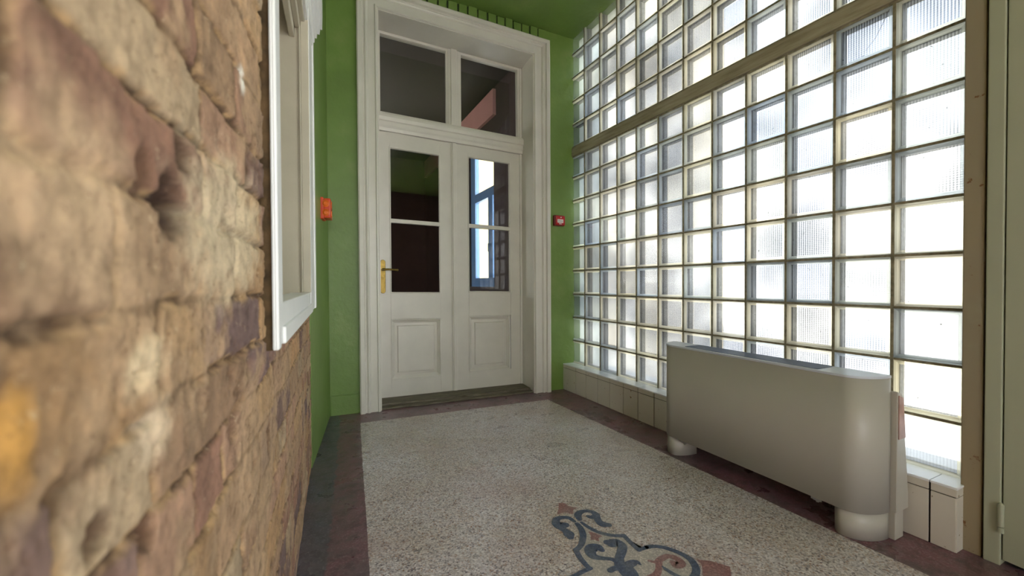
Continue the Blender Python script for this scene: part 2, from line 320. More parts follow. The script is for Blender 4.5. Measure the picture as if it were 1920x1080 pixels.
def stroke_poly(P, sub=10):
    P = [np.array(p) for p in P]; out = []
    Q = [2*P[0]-P[1]]+P+[2*P[-1]-P[-2]]
    for i in range(1, len(Q)-2):
        for k in range(sub):
            t = k/sub
            out.append(.5*((2*Q[i])+(-Q[i-1]+Q[i+1])*t+(2*Q[i-1]-5*Q[i]+4*Q[i+1]-Q[i+2])*t*t+(-Q[i-1]+3*Q[i]-3*Q[i+1]+Q[i+2])*t**3))
    out.append(P[-1]); out = np.array(out)
    d = np.gradient(out[:, :2], axis=0); d /= np.maximum(1e-9, np.linalg.norm(d, axis=1))[:, None]
    n = np.stack([-d[:, 1], d[:, 0]], 1); w = np.maximum(out[:, 2:3]*1.3, .004)/2
    return out[:, :2], out[:, :2]+n*w, out[:, :2]-n*w, out[:, 2]*.65, d
def add_stroke(bm, P, z):
    c, L, R, r, d = stroke_poly(P)
    a = [bm.verts.new((x, y, z)) for x, y in L]; e = [bm.verts.new((x, y, z)) for x, y in R]
    for i in range(len(a)-1): bm.faces.new((a[i], a[i+1], e[i+1], e[i]))
    for k, s in ((0, -1), (-1, 1)):         # round ends
        ang = math.atan2(d[k][1], d[k][0])+(PI if s < 0 else 0); rr = max(r[k], .0015)
        bm.faces.new([bm.verts.new((c[k][0]+rr*math.cos(ang+t), c[k][1]+rr*math.sin(ang+t), z)) for t in np.linspace(-PI/2, PI/2, 9)])
def add_poly(bm, P, z): bm.faces.new([bm.verts.new((x, y, z)) for x, y in P])
b = bmesh.new(); add_poly(b, FILL, .0004); bmesh.ops.triangulate(b, faces=b.faces); o = obj('inlay_field', b, m_in_fill, floor_e); o['label'] = 'pale cream field inside the scrolled medallion'
b = bmesh.new()
for i, P in enumerate(POLY): add_poly(b, P, .0008)
for i, P in enumerate(RED): add_stroke(b, P, .0008+.00002*i)
o = obj('inlay_scroll', b, m_in_red, floor_e); o['label'] = 'oxblood red inlaid scroll and star shapes'
b = bmesh.new()
for i, P in enumerate(DARK): add_stroke(b, P, .0011+.00002*i)
o = obj('inlay_outline', b, m_in_dark, floor_e); o['label'] = 'slate blue inlaid outline with curled ends'
for o in floor_e.children: pass

# ---- brick wall: relief surface, finer where it is near
rng = np.random.default_rng(11)
def vnoise(x, y, seed):
    r = np.random.default_rng(seed); T = r.random((256, 256))
    xi = np.floor(x).astype(int); yi = np.floor(y).astype(int); fx = x-xi; fy = y-yi
    fx = fx*fx*(3-2*fx); fy = fy*fy*(3-2*fy); a = xi & 255; c = yi & 255; a1 = (a+1) & 255; c1 = (c+1) & 255
    return (T[a, c]*(1-fx)+T[a1, c]*fx)*(1-fy)+(T[a, c1]*(1-fx)+T[a1, c1]*fx)*fy
def fbm(x, y, f, o, seed, g=.55):
    s = 0; a = 1; t = 0
    for k in range(o): s = s+a*vnoise(x*f+17*k, y*f+31*k, seed+k); t += a; a *= g; f *= 2.03
    return s/t
def sstep(a, b_, x): t = np.clip((x-a)/(b_-a), 0, 1); return t*t*(3-2*t)
ys = [.07]
while ys[-1] < 2.262: ys.append(ys[-1]+min(max(.0022, .0085*ys[-1]), .0075))
yn = [.07]
while yn[-1] > -3.4: yn.append(yn[-1]-min(.06, .006+.12*abs(yn[-1]-.07)))
ys = np.array(yn[::-1][:-1]+ys)
z1 = np.arange(.0, 2.45, .0042); zs = np.concatenate([z1, np.arange(2.45, 3.2, .05)])
Yg, Zg = np.meshgrid(ys, zs, indexing='ij')
Yw = Yg+(fbm(Yg, Zg, 14, 3, 3)-.5)*.016+(fbm(Yg, Zg, 70, 2, 8)-.5)*.005; Zw = Zg+(fbm(Yg, Zg, 7, 3, 5)-.5)*.022+(fbm(Yg, Zg, 60, 2, 9)-.5)*.006
hs = [0]
while hs[-1] < 3.4: hs.append(hs[-1]+rng.uniform(.066, .088))
hs = np.array(hs); ci = np.clip(np.searchsorted(hs, Zw.ravel())-1, 0, len(hs)-2).reshape(Zw.shape)
dz = np.minimum(Zw-hs[ci], hs[ci+1]-Zw)
dy = np.zeros_like(Yw); bid = np.zeros(Yw.shape, int); nb = 0
for k in range(len(hs)-1):
    e_ = [-3.9+rng.uniform(0, .25)]
    while e_[-1] < 2.6: e_.append(e_[-1]+(rng.uniform(.24, .30) if rng.random() < .5 else rng.uniform(.11, .16)))
    e_ = np.array(e_); mk = ci == k; v = Yw[mk]; j = np.clip(np.searchsorted(e_, v)-1, 0, len(e_)-2)
    dy[mk] = np.minimum(v-e_[j], e_[j+1]-v); bid[mk] = nb+j; nb += len(e_)
dist = np.minimum(dz, dy)
smear = sstep(.54, .64, fbm(Yg, Zg, 5.5, 5, 21, .6))
crack = 1-sstep(.0012, .005, dist+(fbm(Yg, Zg, 40, 3, 55)-.5)*.010)
edge = sstep(.003, .0065, dist+(fbm(Yg, Zg, 45, 3, 33)-.5)*.008)
boff = rng.uniform(-.006, .007, nb+5)[bid]; btilt = rng.uniform(-.04, .04, nb+5)[bid]
face = boff*.7+btilt*(dz-.03)+(fbm(Yg, Zg, 28, 4, 41)-.5)*.006
mort = -.008+(fbm(Yg, Zg, 35, 3, 61)-.5)*.008
H_ = mort*(1-edge)+face*edge
H_ = H_*(1-smear*.75)+smear*.75*((fbm(Yg, Zg, 16, 5, 71)-.5)*.009+.001)
H_ += (fbm(Yg, Zg, 90, 4, 81)-.5)*.008+(fbm(Yg, Zg, 3.0, 3, 91)-.5)*.006
H_ -= crack*.006*(1-smear)
rg1 = np.abs(fbm(Yg, Zg, 17, 5, 301, .6)-.5); frac = (1-sstep(0, .022, rg1))*sstep(.48, .60, fbm(Yg, Zg, 6, 2, 305)); H_ -= frac*.006
H_ += (np.round(fbm(Yg, Zg, 13, 3, 311)*7)/7-.5)*.005
pits = sstep(.70, .80, fbm(Yg, Zg, 22, 3, 101, .5)); H_ -= pits*.012
H_ *= .48
pal = np.array([lin(c) for c in ((190, 150, 112), (178, 138, 104), (150, 116, 104), (196, 150, 100), (176, 132, 104), (198, 168, 132), (134, 104, 100), (184, 140, 110), (168, 120, 96), (202, 160, 112))])
pal = (pal*.84+pal.mean(1, keepdims=True)*.16)*np.array([1.0, .985, .95])
pb = pal[rng.integers(0, len(pal), nb+5)]*rng.uniform(.85, 1.12, (nb+5, 1)); col = pb[bid]
n2 = fbm(Yg, Zg, 12, 4, 121)[..., None]; col = col*(.66+.58*n2)*.80
mc = np.array(lin((180, 146, 106)))*(.75+.5*fbm(Yg, Zg, 20, 4, 131)[..., None])
col = col*edge[..., None]+mc*(1-edge[..., None])
sc_ = np.array(lin((172, 142, 112)))*(.50+.9*fbm(Yg, Zg, 9, 5, 141)[..., None]); sm = (smear*.8)[..., None]; col = col*(1-sm)+sc_*sm
ck = (crack*(1-smear*.5)*.95)[..., None]; col = col*(1-ck)+np.array(lin((70, 48, 30)))*ck
fk = (frac*.55)[..., None]; col = col*(1-fk)+np.array(lin((100, 72, 48)))*fk
pt = (pits*.55)[..., None]; col = col*(1-pt)+np.array(lin((108, 78, 56)))*pt
def spot(cy, cz, ry, rz, dep, c, amt, seed=7, soft=.35):
    global H_, col
    d = np.sqrt(((Yg-cy)/ry)**2+((Zg-cz)/rz)**2)+(fbm(Yg, Zg, 60, 4, seed)-.5)*1.0
    k = 1-sstep(1-soft, 1+soft, d); H_ = H_+dep*k
    if dep < -.005: k = 1-sstep(1-soft, 1+soft, d/1.22)  # shade inside holes is put into the colour, wider than the dent
    k = (k*amt)[..., None]; col = col*(1-k)+np.array(lin(c))*k
spot(.60, .985, .14, .075, .002, (206, 188, 158), .75, 201, .5)
spot(.425, .983, .026, .021, -.018, (52, 32, 22), .97, 202)
spot(.455, 1.035, .018, .014, -.012, (74, 50, 34), .9, 203); spot(.375, 1.0, .012, .014, -.01, (90, 64, 46), .85, 213); spot(.22, .875, .02, .012, -.01, (80, 56, 40), .8, 214)
spot(.667, 1.196, .014, .020, .001, (240, 234, 222), .9, 204)
spot(.375, .862, .030, .018, .001, (224, 200, 164), .85, 205, .5); spot(.385, .812, .026, .022, .001, (222, 198, 168), .75, 206, .5)
spot(.243, .855, .014, .022, .0, (196, 144, 70), .8, 207, .6)
spot(.819, .926, .012, .026, -.012, (54, 50, 50), .9, 208); spot(.904, .627, .020, .026, -.016, (92, 60, 40), .8, 209)
spot(.311, .778, .011, .009, -.01, (80, 54, 36), .9, 210); spot(.374, .741, .012, .009, -.01, (80, 54, 36), .9, 211)
spot(.30, .96, .06, .05, .0, (206, 176, 142), .6, 212, .6)
H_ += .013*sstep(.55, .74, Yg)*(1-sstep(.80, .86, Yg))*sstep(.72, .80, Zg)
# rough edge of the cut-out around the window
wob = (fbm(Zg*1.0, Yg*0+.5, 16, 4, 151)-.5)*.05
cut = sstep(0, .012, Yg-(.805+wob))*sstep(0, .012, Zg-(.792+(fbm(Yg, Zg*0, 12, 3, 161)-.5)*.012))
H_ = H_*(1-cut)+cut*(-.085+(fbm(Yg, Zg, 24, 4, 171)-.5)*.03)
kc = cut[..., None]; col = col*(1-kc)+kc*np.array(lin((112, 80, 44)))*(.6+.7*fbm(Yg, Zg, 18, 4, 181)[..., None])
# crumbled far edge
H_ -= .012*sstep(0, .02, Yg-(2.235+(fbm(Zg, Zg*0, 30, 4, 191)-.5)*.04))
base = -.125+.052*Yg
# floor edge flares a little
H_ -= .004*(1-sstep(0, .04, Zg))
Xg = base+H_
ny, nz = Yg.shape
V = np.stack([Xg, Yg, Zg], -1).reshape(-1, 3)
idx = np.arange(ny*nz).reshape(ny, nz)
F = np.stack([idx[:-1, :-1], idx[1:, :-1], idx[1:, 1:], idx[:-1, 1:]], -1)
keep = ~((Yg[:-1, :-1] > .90) & (Zg[:-1, :-1] > .80))
F = F[keep].reshape(-1, 4)
wl = empty('wall_left', (-.125, 0, 0)); tag(wl, 'rough exposed old brick wall close on the left, green plaster further on', 'wall', kind='structure')
me = bpy.data.meshes.new('brickwork'); me.from_pydata((V-np.array([-.125, 0, 0])).tolist(), [], F.tolist())
ca = me.color_attributes.new('brick_colour', 'FLOAT_COLOR', 'POINT')
cc = np.ones((ny*nz, 4), np.float32); cc[:, :3] = np.clip(col.reshape(-1, 3), 0, 1); ca.data.foreach_set('color', cc.ravel())
me.materials.append(m_brick)
me.polygons.foreach_set('use_smooth', np.ones(len(me.polygons), bool)); me.update()
o = bpy.data.objects.new('brickwork', me); C.objects.link(o); o.parent = wl; o['label'] = 'bare tan, ochre and purple-brown bricks with smeared mortar'
# core behind the brick and the green plastered stretch
b = bmesh.new(); box(b, -.62, -.40, -3.5, .79, 0, 3.2); box(b, -.62, -.40, .79, 2.3, 0, 3.2)
obj('wall_core', b, m_mortar, wl)
b = bmesh.new()
prism(b, [(-.6, 2.262), (wx(2.262)+.002, 2.262), (wx(2.6)+.002, 2.6), (wx(3.12), 3.12), (-.6, 3.12)], 0, 3.2)
box(b, -.6, wx(1.5)-.012, .90, 2.262, 2.32, 3.2)
o = obj('green_plaster', b, m_green, wl, bevel=.004)

b = bmesh.new(); prism(b, [(-.20, .846), (-.0635, .846), (-.0605, .905), (-.20, .905)], .80, 2.4)
m_rebate = paint('brown_rebate', (98, 76, 50), .3, .95, 30, .8, 60); obj('rebate', b, m_rebate, wl)

# ---- end wall with the door opening
we = empty('wall_far', EW(.95, .1, 0)); tag(we, 'green plastered end wall around the double door', 'wall', kind='structure')
b = bmesh.new(); U0, U1, UO0, UO1, ZH = -.12, 2.25, .325, 1.565, 2.83
box(b, U0, UO0, 0, .30, 0, 3.25, EW); box(b, UO1, U1, 0, .30, 0, 3.25, EW); box(b, UO0, UO1, 0, .30, ZH, 3.25, EW)
obj('plaster', b, m_green, we)
b = bmesh.new(); box(b, .005, .19, -.006, 0.01, 0, .135, EW); obj('skirting_band', b, m_green, we, bevel=.003)
b = bmesh.new(); r = random.Random(4); u = .40
while u < 1.665:
    wdt = r.uniform(.058, .07); h = r.uniform(.0, .012)
    t = 3.058-r.uniform(0, .012)
    box(b, u, u+wdt, -.012-h, .01, 2.945, t, EW); u += wdt+r.uniform(.008, .016)
obj('brick_course', b, m_green, we, bevel=.004)
b = bmesh.new(); box(b, .40, 1.67, -.0045, .01, 2.945, 3.055, EW); obj('brick_joint', b, paint('dark_green_joint', (44, 58, 26), .1, .9), we)

# ---- ceiling
b = bmesh.new()
v = [(-.6, -3.6, 3.125), (2.2, -3.6, 2.995), (2.2, 3.4, 2.995), (-.6, 3.4, 3.125)]
a1 = [b.verts.new(p) for p in v]; a2 = [b.verts.new((p[0], p[1], p[2]+.2)) for p in v]
b.faces.new(a1); b.faces.new(a2[::-1])
for i in range(4): b.faces.new((a1[i], a1[(i+1) % 4], a2[(i+1) % 4], a2[i]))
ce = obj('ceiling', b, m_green); tag(ce, 'green painted ceiling meeting the glass block wall', 'ceiling', kind='structure')

# ---- glass block wall = window_1
XG, Y0, P = 2.029, .584, .2
ZJ = [.2154+.2*k for k in range(9)]+[1.995]                 # joints below the beam
ZU = [2.070, 2.264, 2.464, 2.664, 2.864, 3.064]              # joints above it
w1 = empty('window_1', (XG, 1.8, .21)); tag(w1, 'tall wall of square glass blocks with a beam across it', 'glass block window', kind='structure')
YE = 2.985
b = bmesh.new(); J = .0048; DX = .082
for k in range(0, 13):
    y = Y0+P*k
    for z0, z1 in ((.2054, 1.995), (2.07, 3.04)): box(b, XG, XG+DX, y-J, y+J, z0, z1)
for z in ZJ[:-1]+[1.990]+ZU[1:-1]+[2.0738, 3.03]: box(b, XG+.0006, XG+DX-.0006, Y0-J, YE, z-J, z+J)
obj('mortar_grid', b, m_mortar, w1)
b = bmesh.new(); box(b, XG-.006, XG+DX+.02, Y0-.02, 2.99, 1.996, 2.070)
o = obj('beam', b, m_beam, w1, bevel=.005); o['label'] = 'weathered beige concrete beam crossing the glass blocks'
r = random.Random(21)
tints = [lin(c) for c in ((176, 173, 158), (164, 166, 160), (186, 182, 166), (156, 162, 166), (194, 190, 176), (170, 174, 170), (146, 149, 146), (182, 178, 166))]
rowsz = [(ZJ[i], ZJ[i+1]) for i in range(len(ZJ)-1)]+[(ZU[i], min(ZU[i+1], 3.03)) for i in range(len(ZU)-1)]
bf, bb, br, bs = bmesh.new(), bmesh.new(), bmesh.new(), bmesh.new()
TL = {id(x): x.loops.layers.float_color.new('tint') for x in (bf, bb, br, bs)}
def facec(bm, pts, c):
    f = bm.faces.new([bm.verts.new(p) for p in pts])
    for L in f.loops: L[TL[id(bm)]] = (*c, 1)
    return f
def ring(bm, xa, ra, xb, rb, cy, cz, hy, hz, c, cs=None):
    """4 quads between rectangle (hy-ra,hz-ra)@xa and (hy-rb,hz-rb)@xb"""
    def rc(x, s): return [(x, cy-hy+s, cz-hz+s), (x, cy+hy-s, cz-hz+s), (x, cy+hy-s, cz+hz-s), (x, cy-hy+s, cz+hz-s)]
    A, B = rc(xa, ra), rc(xb, rb)
    for i in range(4): facec(bm, (A[i], A[(i+1) % 4], B[(i+1) % 4], B[i]), cs[i] if cs else c)
for ri, (za, zb) in enumerate(rowsz):
    for ck_ in range(12+1):
        ya, yb = Y0+P*ck_, Y0+P*(ck_+1)
        last = ck_ == 11
        if ck_ == 12: continue
        if last: yb = 2.975
        cy, cz, hy, hz = (ya+yb)/2, (za+zb)/2, (yb-ya)/2-J, (zb-za)/2-J
        t = r.choice(tints); k_ = r.uniform(.75, 1.05); tt = tuple(v*k_ for v in t); j = r.uniform(-.0015, .0015)
        sh = [tuple(min(1, v*kk) for v in tt) for kk in (r.uniform(.75, 1.1) for _ in range(4))]
        if last: sh[1] = lin((150, 96, 48))
        white = (1, 1, 1); ft = (r.uniform(.95, 1),)*3
        ring(br, XG+.003+j, .0, XG+.0065+j, .007, cy, cz, hy, hz, tuple(min(1, v*1.5) for v in tt))
        ring(br, XG+.0065+j, .007, XG+.011+j, .015, cy, cz, hy, hz, tuple(min(1, v*1.9) for v in tt))
        for x, bm in ((XG+.011+j, bf), (XG+.0145+j, bf)):
            s = .015; facec(bm, [(x, cy-hy+s, cz-hz+s), (x, cy+hy-s, cz-hz+s), (x, cy+hy-s, cz+hz-s), (x, cy-hy+s, cz+hz-s)], ft)
        ring(bs, XG+.0032+j, .0005, XG+.036, .0015, cy, cz, hy, hz, tt, sh)
        ring(bs, XG+.036, .0015, XG+.044, .006, cy, cz, hy, hz, tt, [tuple(v*.8 for v in s_) for s_ in sh])
        ring(bs, XG+.044, .006, XG+.070, .009, cy, cz, hy, hz, tt, [tuple(min(1, v*1.15) for v in s_) for s_ in sh])
        bt = r.choice([(1, .985, .95), (.97, .98, 1), (1, 1, .98), (1, 1, 1), (.95, .97, 1)])
        for x in (XG+.070, XG+.0755):
            s = .0092; facec(bb, [(x, cy-hy+s, cz-hz+s), (x, cy+hy-s, cz-hz+s), (x, cy+hy-s, cz+hz-s), (x, cy-hy+s, cz+hz-s)], bt)
for nm, bm, m in (('glass_block_front', bf, m_gfront), ('glass_block_rim', br, m_grim), ('glass_block_side', bs, m_gside), ('glass_block_back', bb, m_gback)):
    me = bpy.data.meshes.new(nm); bmesh.ops.translate(bm, verts=bm.verts, vec=(-XG, -1.8, -.21)); bm.to_mesh(me); bm.free(); me.materials.append(m)
    o = bpy.data.objects.new(nm, me); C.objects.link(o); o.parent = w1
# a cracked block: a thin dark crack line on the second block under the beam
b = bmesh.new(); cp = [(.762, 1.990), (.772, 1.965), (.788, 1.935), (.806, 1.90), (.838, 1.866)]
CY = .784
for i in range(len(cp)-1): tube(b, (XG+.0095, cp[i][0]+.04, cp[i][1]-.01), (XG+.0095, cp[i+1][0]+.04, cp[i+1][1]-.01), .0007, n=5)
obj('crack', b, m_dark, w1)

# ---- tiled ledge under the blocks = trim_1
t1 = empty('trim_1', (1.98, 1.8, 0)); tag(t1, 'low white tiled ledge running along the foot of the glass blocks', 'tiled ledge', kind='structure')
LX, LY0, LZ = 1.935, .572, .222
b = bmesh.new(); box(b, LX+.004, XG+DX, LY0+.004, 2.99, 0, LZ-.012); obj('ledge_core', b, m_grout, t1)
b = bmesh.new(); r = random.Random(3)
edges = [LY0+.0, .640]
while edges[-1] < 2.97: edges.append(edges[-1]+.1427)
edges[-1] = 2.975
for i in range(len(edges)-1):
    a, c = edges[i]+.0028, edges[i+1]-.0028; j = r.uniform(0, .0012)
    box(b, LX-j, LX+.006, a, c, 0.002, .1850); box(b, LX-j, LX+.006, a, c, .1885, LZ-.004)
box(b, LX+.001, XG+.004, LY0-.0, LY0+.006, .002, .1855); box(b, LX+.001, XG+.004, LY0-.0, LY0+.006, .188, LZ-.003)
obj('tile_face', b, m_tile, t1, bevel=.0008)
b = bmesh.new()
for i in range(len(edges)-1): box(b, LX-.002, XG+.006, edges[i]+(0 if i else -.002)+.0008, edges[i+1]-.0008, LZ-.008, LZ)
obj('tile_top', b, m_tiletop, t1, bevel=.0015)

# ---- right wall: post, door panel
wr = empty('wall_right', (2.0, 0, 0)); tag(wr, 'right wall beside the glass blocks, aged painted post and plaster', 'wall', kind='structure')
b = bmesh.new(); box(b, 1.985, 2.13, .530, .5795, 0, 3.05); o = obj('post', b, m_post, wr, bevel=.003); o['label'] = 'narrow cream painted post stained brown'
b = bmesh.new(); box(b, 2.03, 2.2, -3.5, .530, 2.62, 3.05); box(b, 2.03, 2.2, -.75, -.62, 0, 2.62); box(b, 2.03, 2.2, -3.5, -3.2, 0, 2.62); box(b, 2.03, 2.2, -3.2, -.75, 0, .35); box(b, 2.10, 2.25, -.62, .53, 0, 3.1)
box(b, XG+.0, 2.25, .5, 3.2, 3.03, 3.2); box(b, 2.012, 2.22, 2.9852, 3.4, 0, 3.2)
obj('plaster', b, m_green, wr)
b = bmesh.new(); box(b, XG+DX-.02, 2.3, .54, 3.0, -.1, .2); obj('foundation', b, m_mortar, wr)
d2 = empty('door_2', (1.99, .0, 0)); tag(d2, 'grey-green painted door with hinge at the right edge', 'door', kind='structure')
b = bmesh.new(); box(b, 1.978, 2.10, .486, .524, 0, 2.6); box(b, 1.978, 2.10, -.60, -.55, 0, 2.6); box(b, 1.978, 2.10, -.55, .486, 2.54, 2.6)
obj('frame', b, m_panel, d2, bevel=.003)
b = bmesh.new()
box(b, 1.984, 2.02, -.548, -.45, .02, 2.535); box(b, 1.984, 2.02, .43, .483, .02, 2.535)
box(b, 1.984, 2.02, -.45, .43, .02, .12); box(b, 1.984, 2.02, -.45, .43, 2.44, 2.535); box(b, 1.9865, 2.02, -.45, .43, .12, 2.44)
obj('door_leaf', b, m_panel, d2, bevel=.002)
b = bmesh.new(); tube(b, (1.974, .4845, .13), (1.974, .4845, .20), .0075, n=14); tube(b, (1.974, .4845, .110), (1.974, .4845, .127), .0075, n=14); tube(b, (1.974, .4845, .200), (1.974, .4845, .206), .0075, .003, n=14)
o = obj('hinge', b, m_panel, d2, smooth=False)
# rear of the corridor; unseen side window and doorway gap added for fill light
b = bmesh.new(); box(b, -.6, -.42, -3.6, -3.4, 0, 3.1); box(b, .52, 2.2, -3.6, -3.4, 0, 3.1); box(b, -.42, .52, -3.6, -3.4, 2.75, 3.1)
wb = obj('wall_back', b, paint('brown_brick_plaster', (84, 60, 52), .3, .9, 9)); tag(wb, 'brown brick wall behind the camera', 'wall', kind='structure')
w4 = empty('fill_window', (2.1, -2, .35)); tag(w4, 'made-up white framed window behind the camera, added for fill light', 'window', kind='structure')
b = bmesh.new()
for y in (-3.2, -2.4, -1.61, -.81): box(b, 2.06, 2.14, y, y+.06, .35, 2.62)
box(b, 2.065, 2.135, -3.2, -.75, .35, .41); box(b, 2.065, 2.135, -3.2, -.75, 2.56, 2.62)
obj('window_frame', b, m_white, w4)
b = bmesh.new(); box(b, 2.098, 2.102, -3.2, -.75, .4, 2.58); obj('pane', b, m_pane, w4)

# ---- window_2 in the left wall
w2 = empty('window_2', (-.06, 1.5, .8)); tag(w2, 'white framed window in the left wall with deep beige reveal and crown moulding', 'window', kind='structure')
def LWt(d, y, z): return (-.100+.052*y+d, y, z)          # d out of the wall
b = bmesh.new(); yA, yB, yC, yD, zA, zB, zT = .826, .938, 1.90, 2.25, .800, .882, 2.06
def lbox(bm, d0, d1, y0, y1, z0, z1): box(bm, d0, d1, y0, y1, z0, z1, lambda x, y, z: LWt(x, y, z))
lbox(b, -.007, 0, yA+.012, yB, zA, zT+.3); lbox(b, -.075, -.006, yB-.03, yB, zA, zT+.3); lbox(b, -.028, 0, yC, yD, zA, zT+.06); lbox(b, -.075, -.002, yB, yC, zA, zB)
lbox(b, -.004, .004, yA+.012, yA+.045, zA, zT+.3); lbox(b, -.004, .005, yD-.06, yD, zA-.0, zT+.06); lbox(b, -.004, .006, yB-.01, yC+.01, zA, zA+.035)
lbox(b, -.06, 0, yB, yC, zT-.06, zT+.06)
o = obj('window_frame', b, m_white, w2, bevel=.004)
b = bmesh.new()     # stepped crown moulding, swept as boxes growing outwards
prof = [(-.05, 2.055), (.002, 2.055), (.004, 2.085), (.010, 2.09), (.012, 2.115), (.020, 2.12), (.023, 2.145), (.032, 2.15), (.036, 2.18), (.044, 2.185), (.046, 2.25), (.046, 2.32), (-.05, 2.32)]
ends = [(.70, 2.20), (2.20, 2.28)]
A = [b.verts.new(LWt(p[0], .72-p[0]*.6, p[1])) for p in prof]; B = [b.verts.new(LWt(p[0], 2.215+max(0, p[0])*1.3, p[1])) for p in prof]
b.faces.new(A[::-1]); b.faces.new(B)
for i in range(len(prof)): b.faces.new((A[i], A[(i+1) % len(prof)], B[(i+1) % len(prof)], B[i]))
obj('crown_moulding', b, m_white, w2)
b = bmesh.new()     # inner head: stepped lining under the crown
for i, (dd, zz) in enumerate(((-.012, 2.02), (-.03, 1.99), (-.05, 1.95))): lbox(b, dd-.02, dd, yB, yC-.002, zz-.03, zT+.02)
obj('head_lining', b, m_beige, w2, bevel=.003)
b = bmesh.new()     # deep reveal: far jamb, near jamb, sill, head, back board
lbox(b, -.30, -.0275, yC-.002, yC+.05, .86, 2.1); lbox(b, -.30, -.0755, yB-.05, yB, .86, 2.1)
lbox(b, -.32, -.0755, yB, yC, .84, .872); lbox(b, -.30, -.0755, yB, yC, 2.05, 2.1); lbox(b, -.32, -.29, yB-.05, yC+.05, .84, 2.1)
obj('reveal', b, m_beige, w2)
b = bmesh.new()     # casement stile lines against the far jamb
lbox(b, -.034, -.0285, yC-.02, yC, zB, 1.98); lbox(b, -.0285, -.0, yC-.006, yC+.001, zB, 2.02)
obj('casement_stile', b, m_beige, w2, bevel=.002)

# ================================================================== DOUBLE DOOR = door_1
d1 = empty('door_1', EW(.95, .22, 0)); tag(d1, 'cream double door with glazed upper panels and fanlight in a moulded frame', 'double door', kind='structure')
DF = .22
prof = [(0, 0.02), (0, -.028), (.006, -.036), (.016, -.036), (.021, -.026), (.066, -.026), (.072, -.036), (.080, -.040), (.088, -.036), (.092, -.028), (.102, -.030), (.108, -.046), (.132, -.048), (.140, -.042), (.140, .02)]
b = bmesh.new(); sweep(b, [(.335, 0), (.335, 2.825), (1.555, 2.825), (1.555, 0)], prof, EW); obj('casing', b, m_cream, d1)
b = bmesh.new(); box(b, .325, .342, -.02, .30, 0, 2.83, EW); box(b, 1.548, 1.565, -.02, .30, 0, 2.83, EW); box(b, .342, 1.548, -.02, .30, 2.818, 2.835, EW)
obj('jamb_lining', b, m_cream, d1)
b = bmesh.new(); box(b, .342, .352, DF-.005, DF+.06, .02, 2.818, EW); box(b, 1.528, 1.548, DF-.005, DF+.06, .02, 2.818, EW)
obj('frame', b, m_cream, d1, bevel=.003)
b = bmesh.new()     # moulded transom
zt = [(2.062, .0), (2.062, -.022), (2.085, -.026), (2.10, -.034), (2.128, -.036), (2.135, -.046), (2.160, -.05), (2.182, -.046), (2.19, -.034), (2.20, -.03), (2.20, .06), (2.062, .06)]
A = [b.verts.new(EW(.343, DF+d, z)) for z, d in zt]; B = [b.verts.new(EW(1.547, DF+d, z)) for z, d in zt]
b.faces.new(A); b.faces.new(B[::-1])
for i in range(len(zt)): b.faces.new((A[i], A[(i+1) % len(zt)], B[(i+1) % len(zt)], B[i]))
obj('transom', b, m_cream, d1)
fl = empty('fanlight', EW(.95, DF, 2.2), d1)
b = bmesh.new(); L = [(.352, .896, .366, .884), (.988, 1.528, 1.006, 1.512)]
for a, c, pa, pc in L:
    box(b, a, pa, DF, DF+.045, 2.2, 2.818, EW); box(b, pc, c, DF, DF+.045, 2.2, 2.818, EW)
    box(b, pa, pc, DF, DF+.045, 2.2, 2.212, EW); box(b, pa, pc, DF, DF+.045, 2.798, 2.818, EW)
obj('fanlight_frame', b, m_cream, fl, bevel=.003)
b = bmesh.new(); box(b, .894, .990, DF-.008, DF+.05, 2.2, 2.818, EW); box(b, .916, .968, DF-.022, DF-.006, 2.2, 2.818, EW); obj('mullion', b, m_cream, fl, bevel=.005)
for a, c, pa, pc in L:
    b = bmesh.new(); box(b, pa-.003, pc+.003, DF+.022, DF+.025, 2.209, 2.801, EW); obj('pane', b, m_pane, fl)

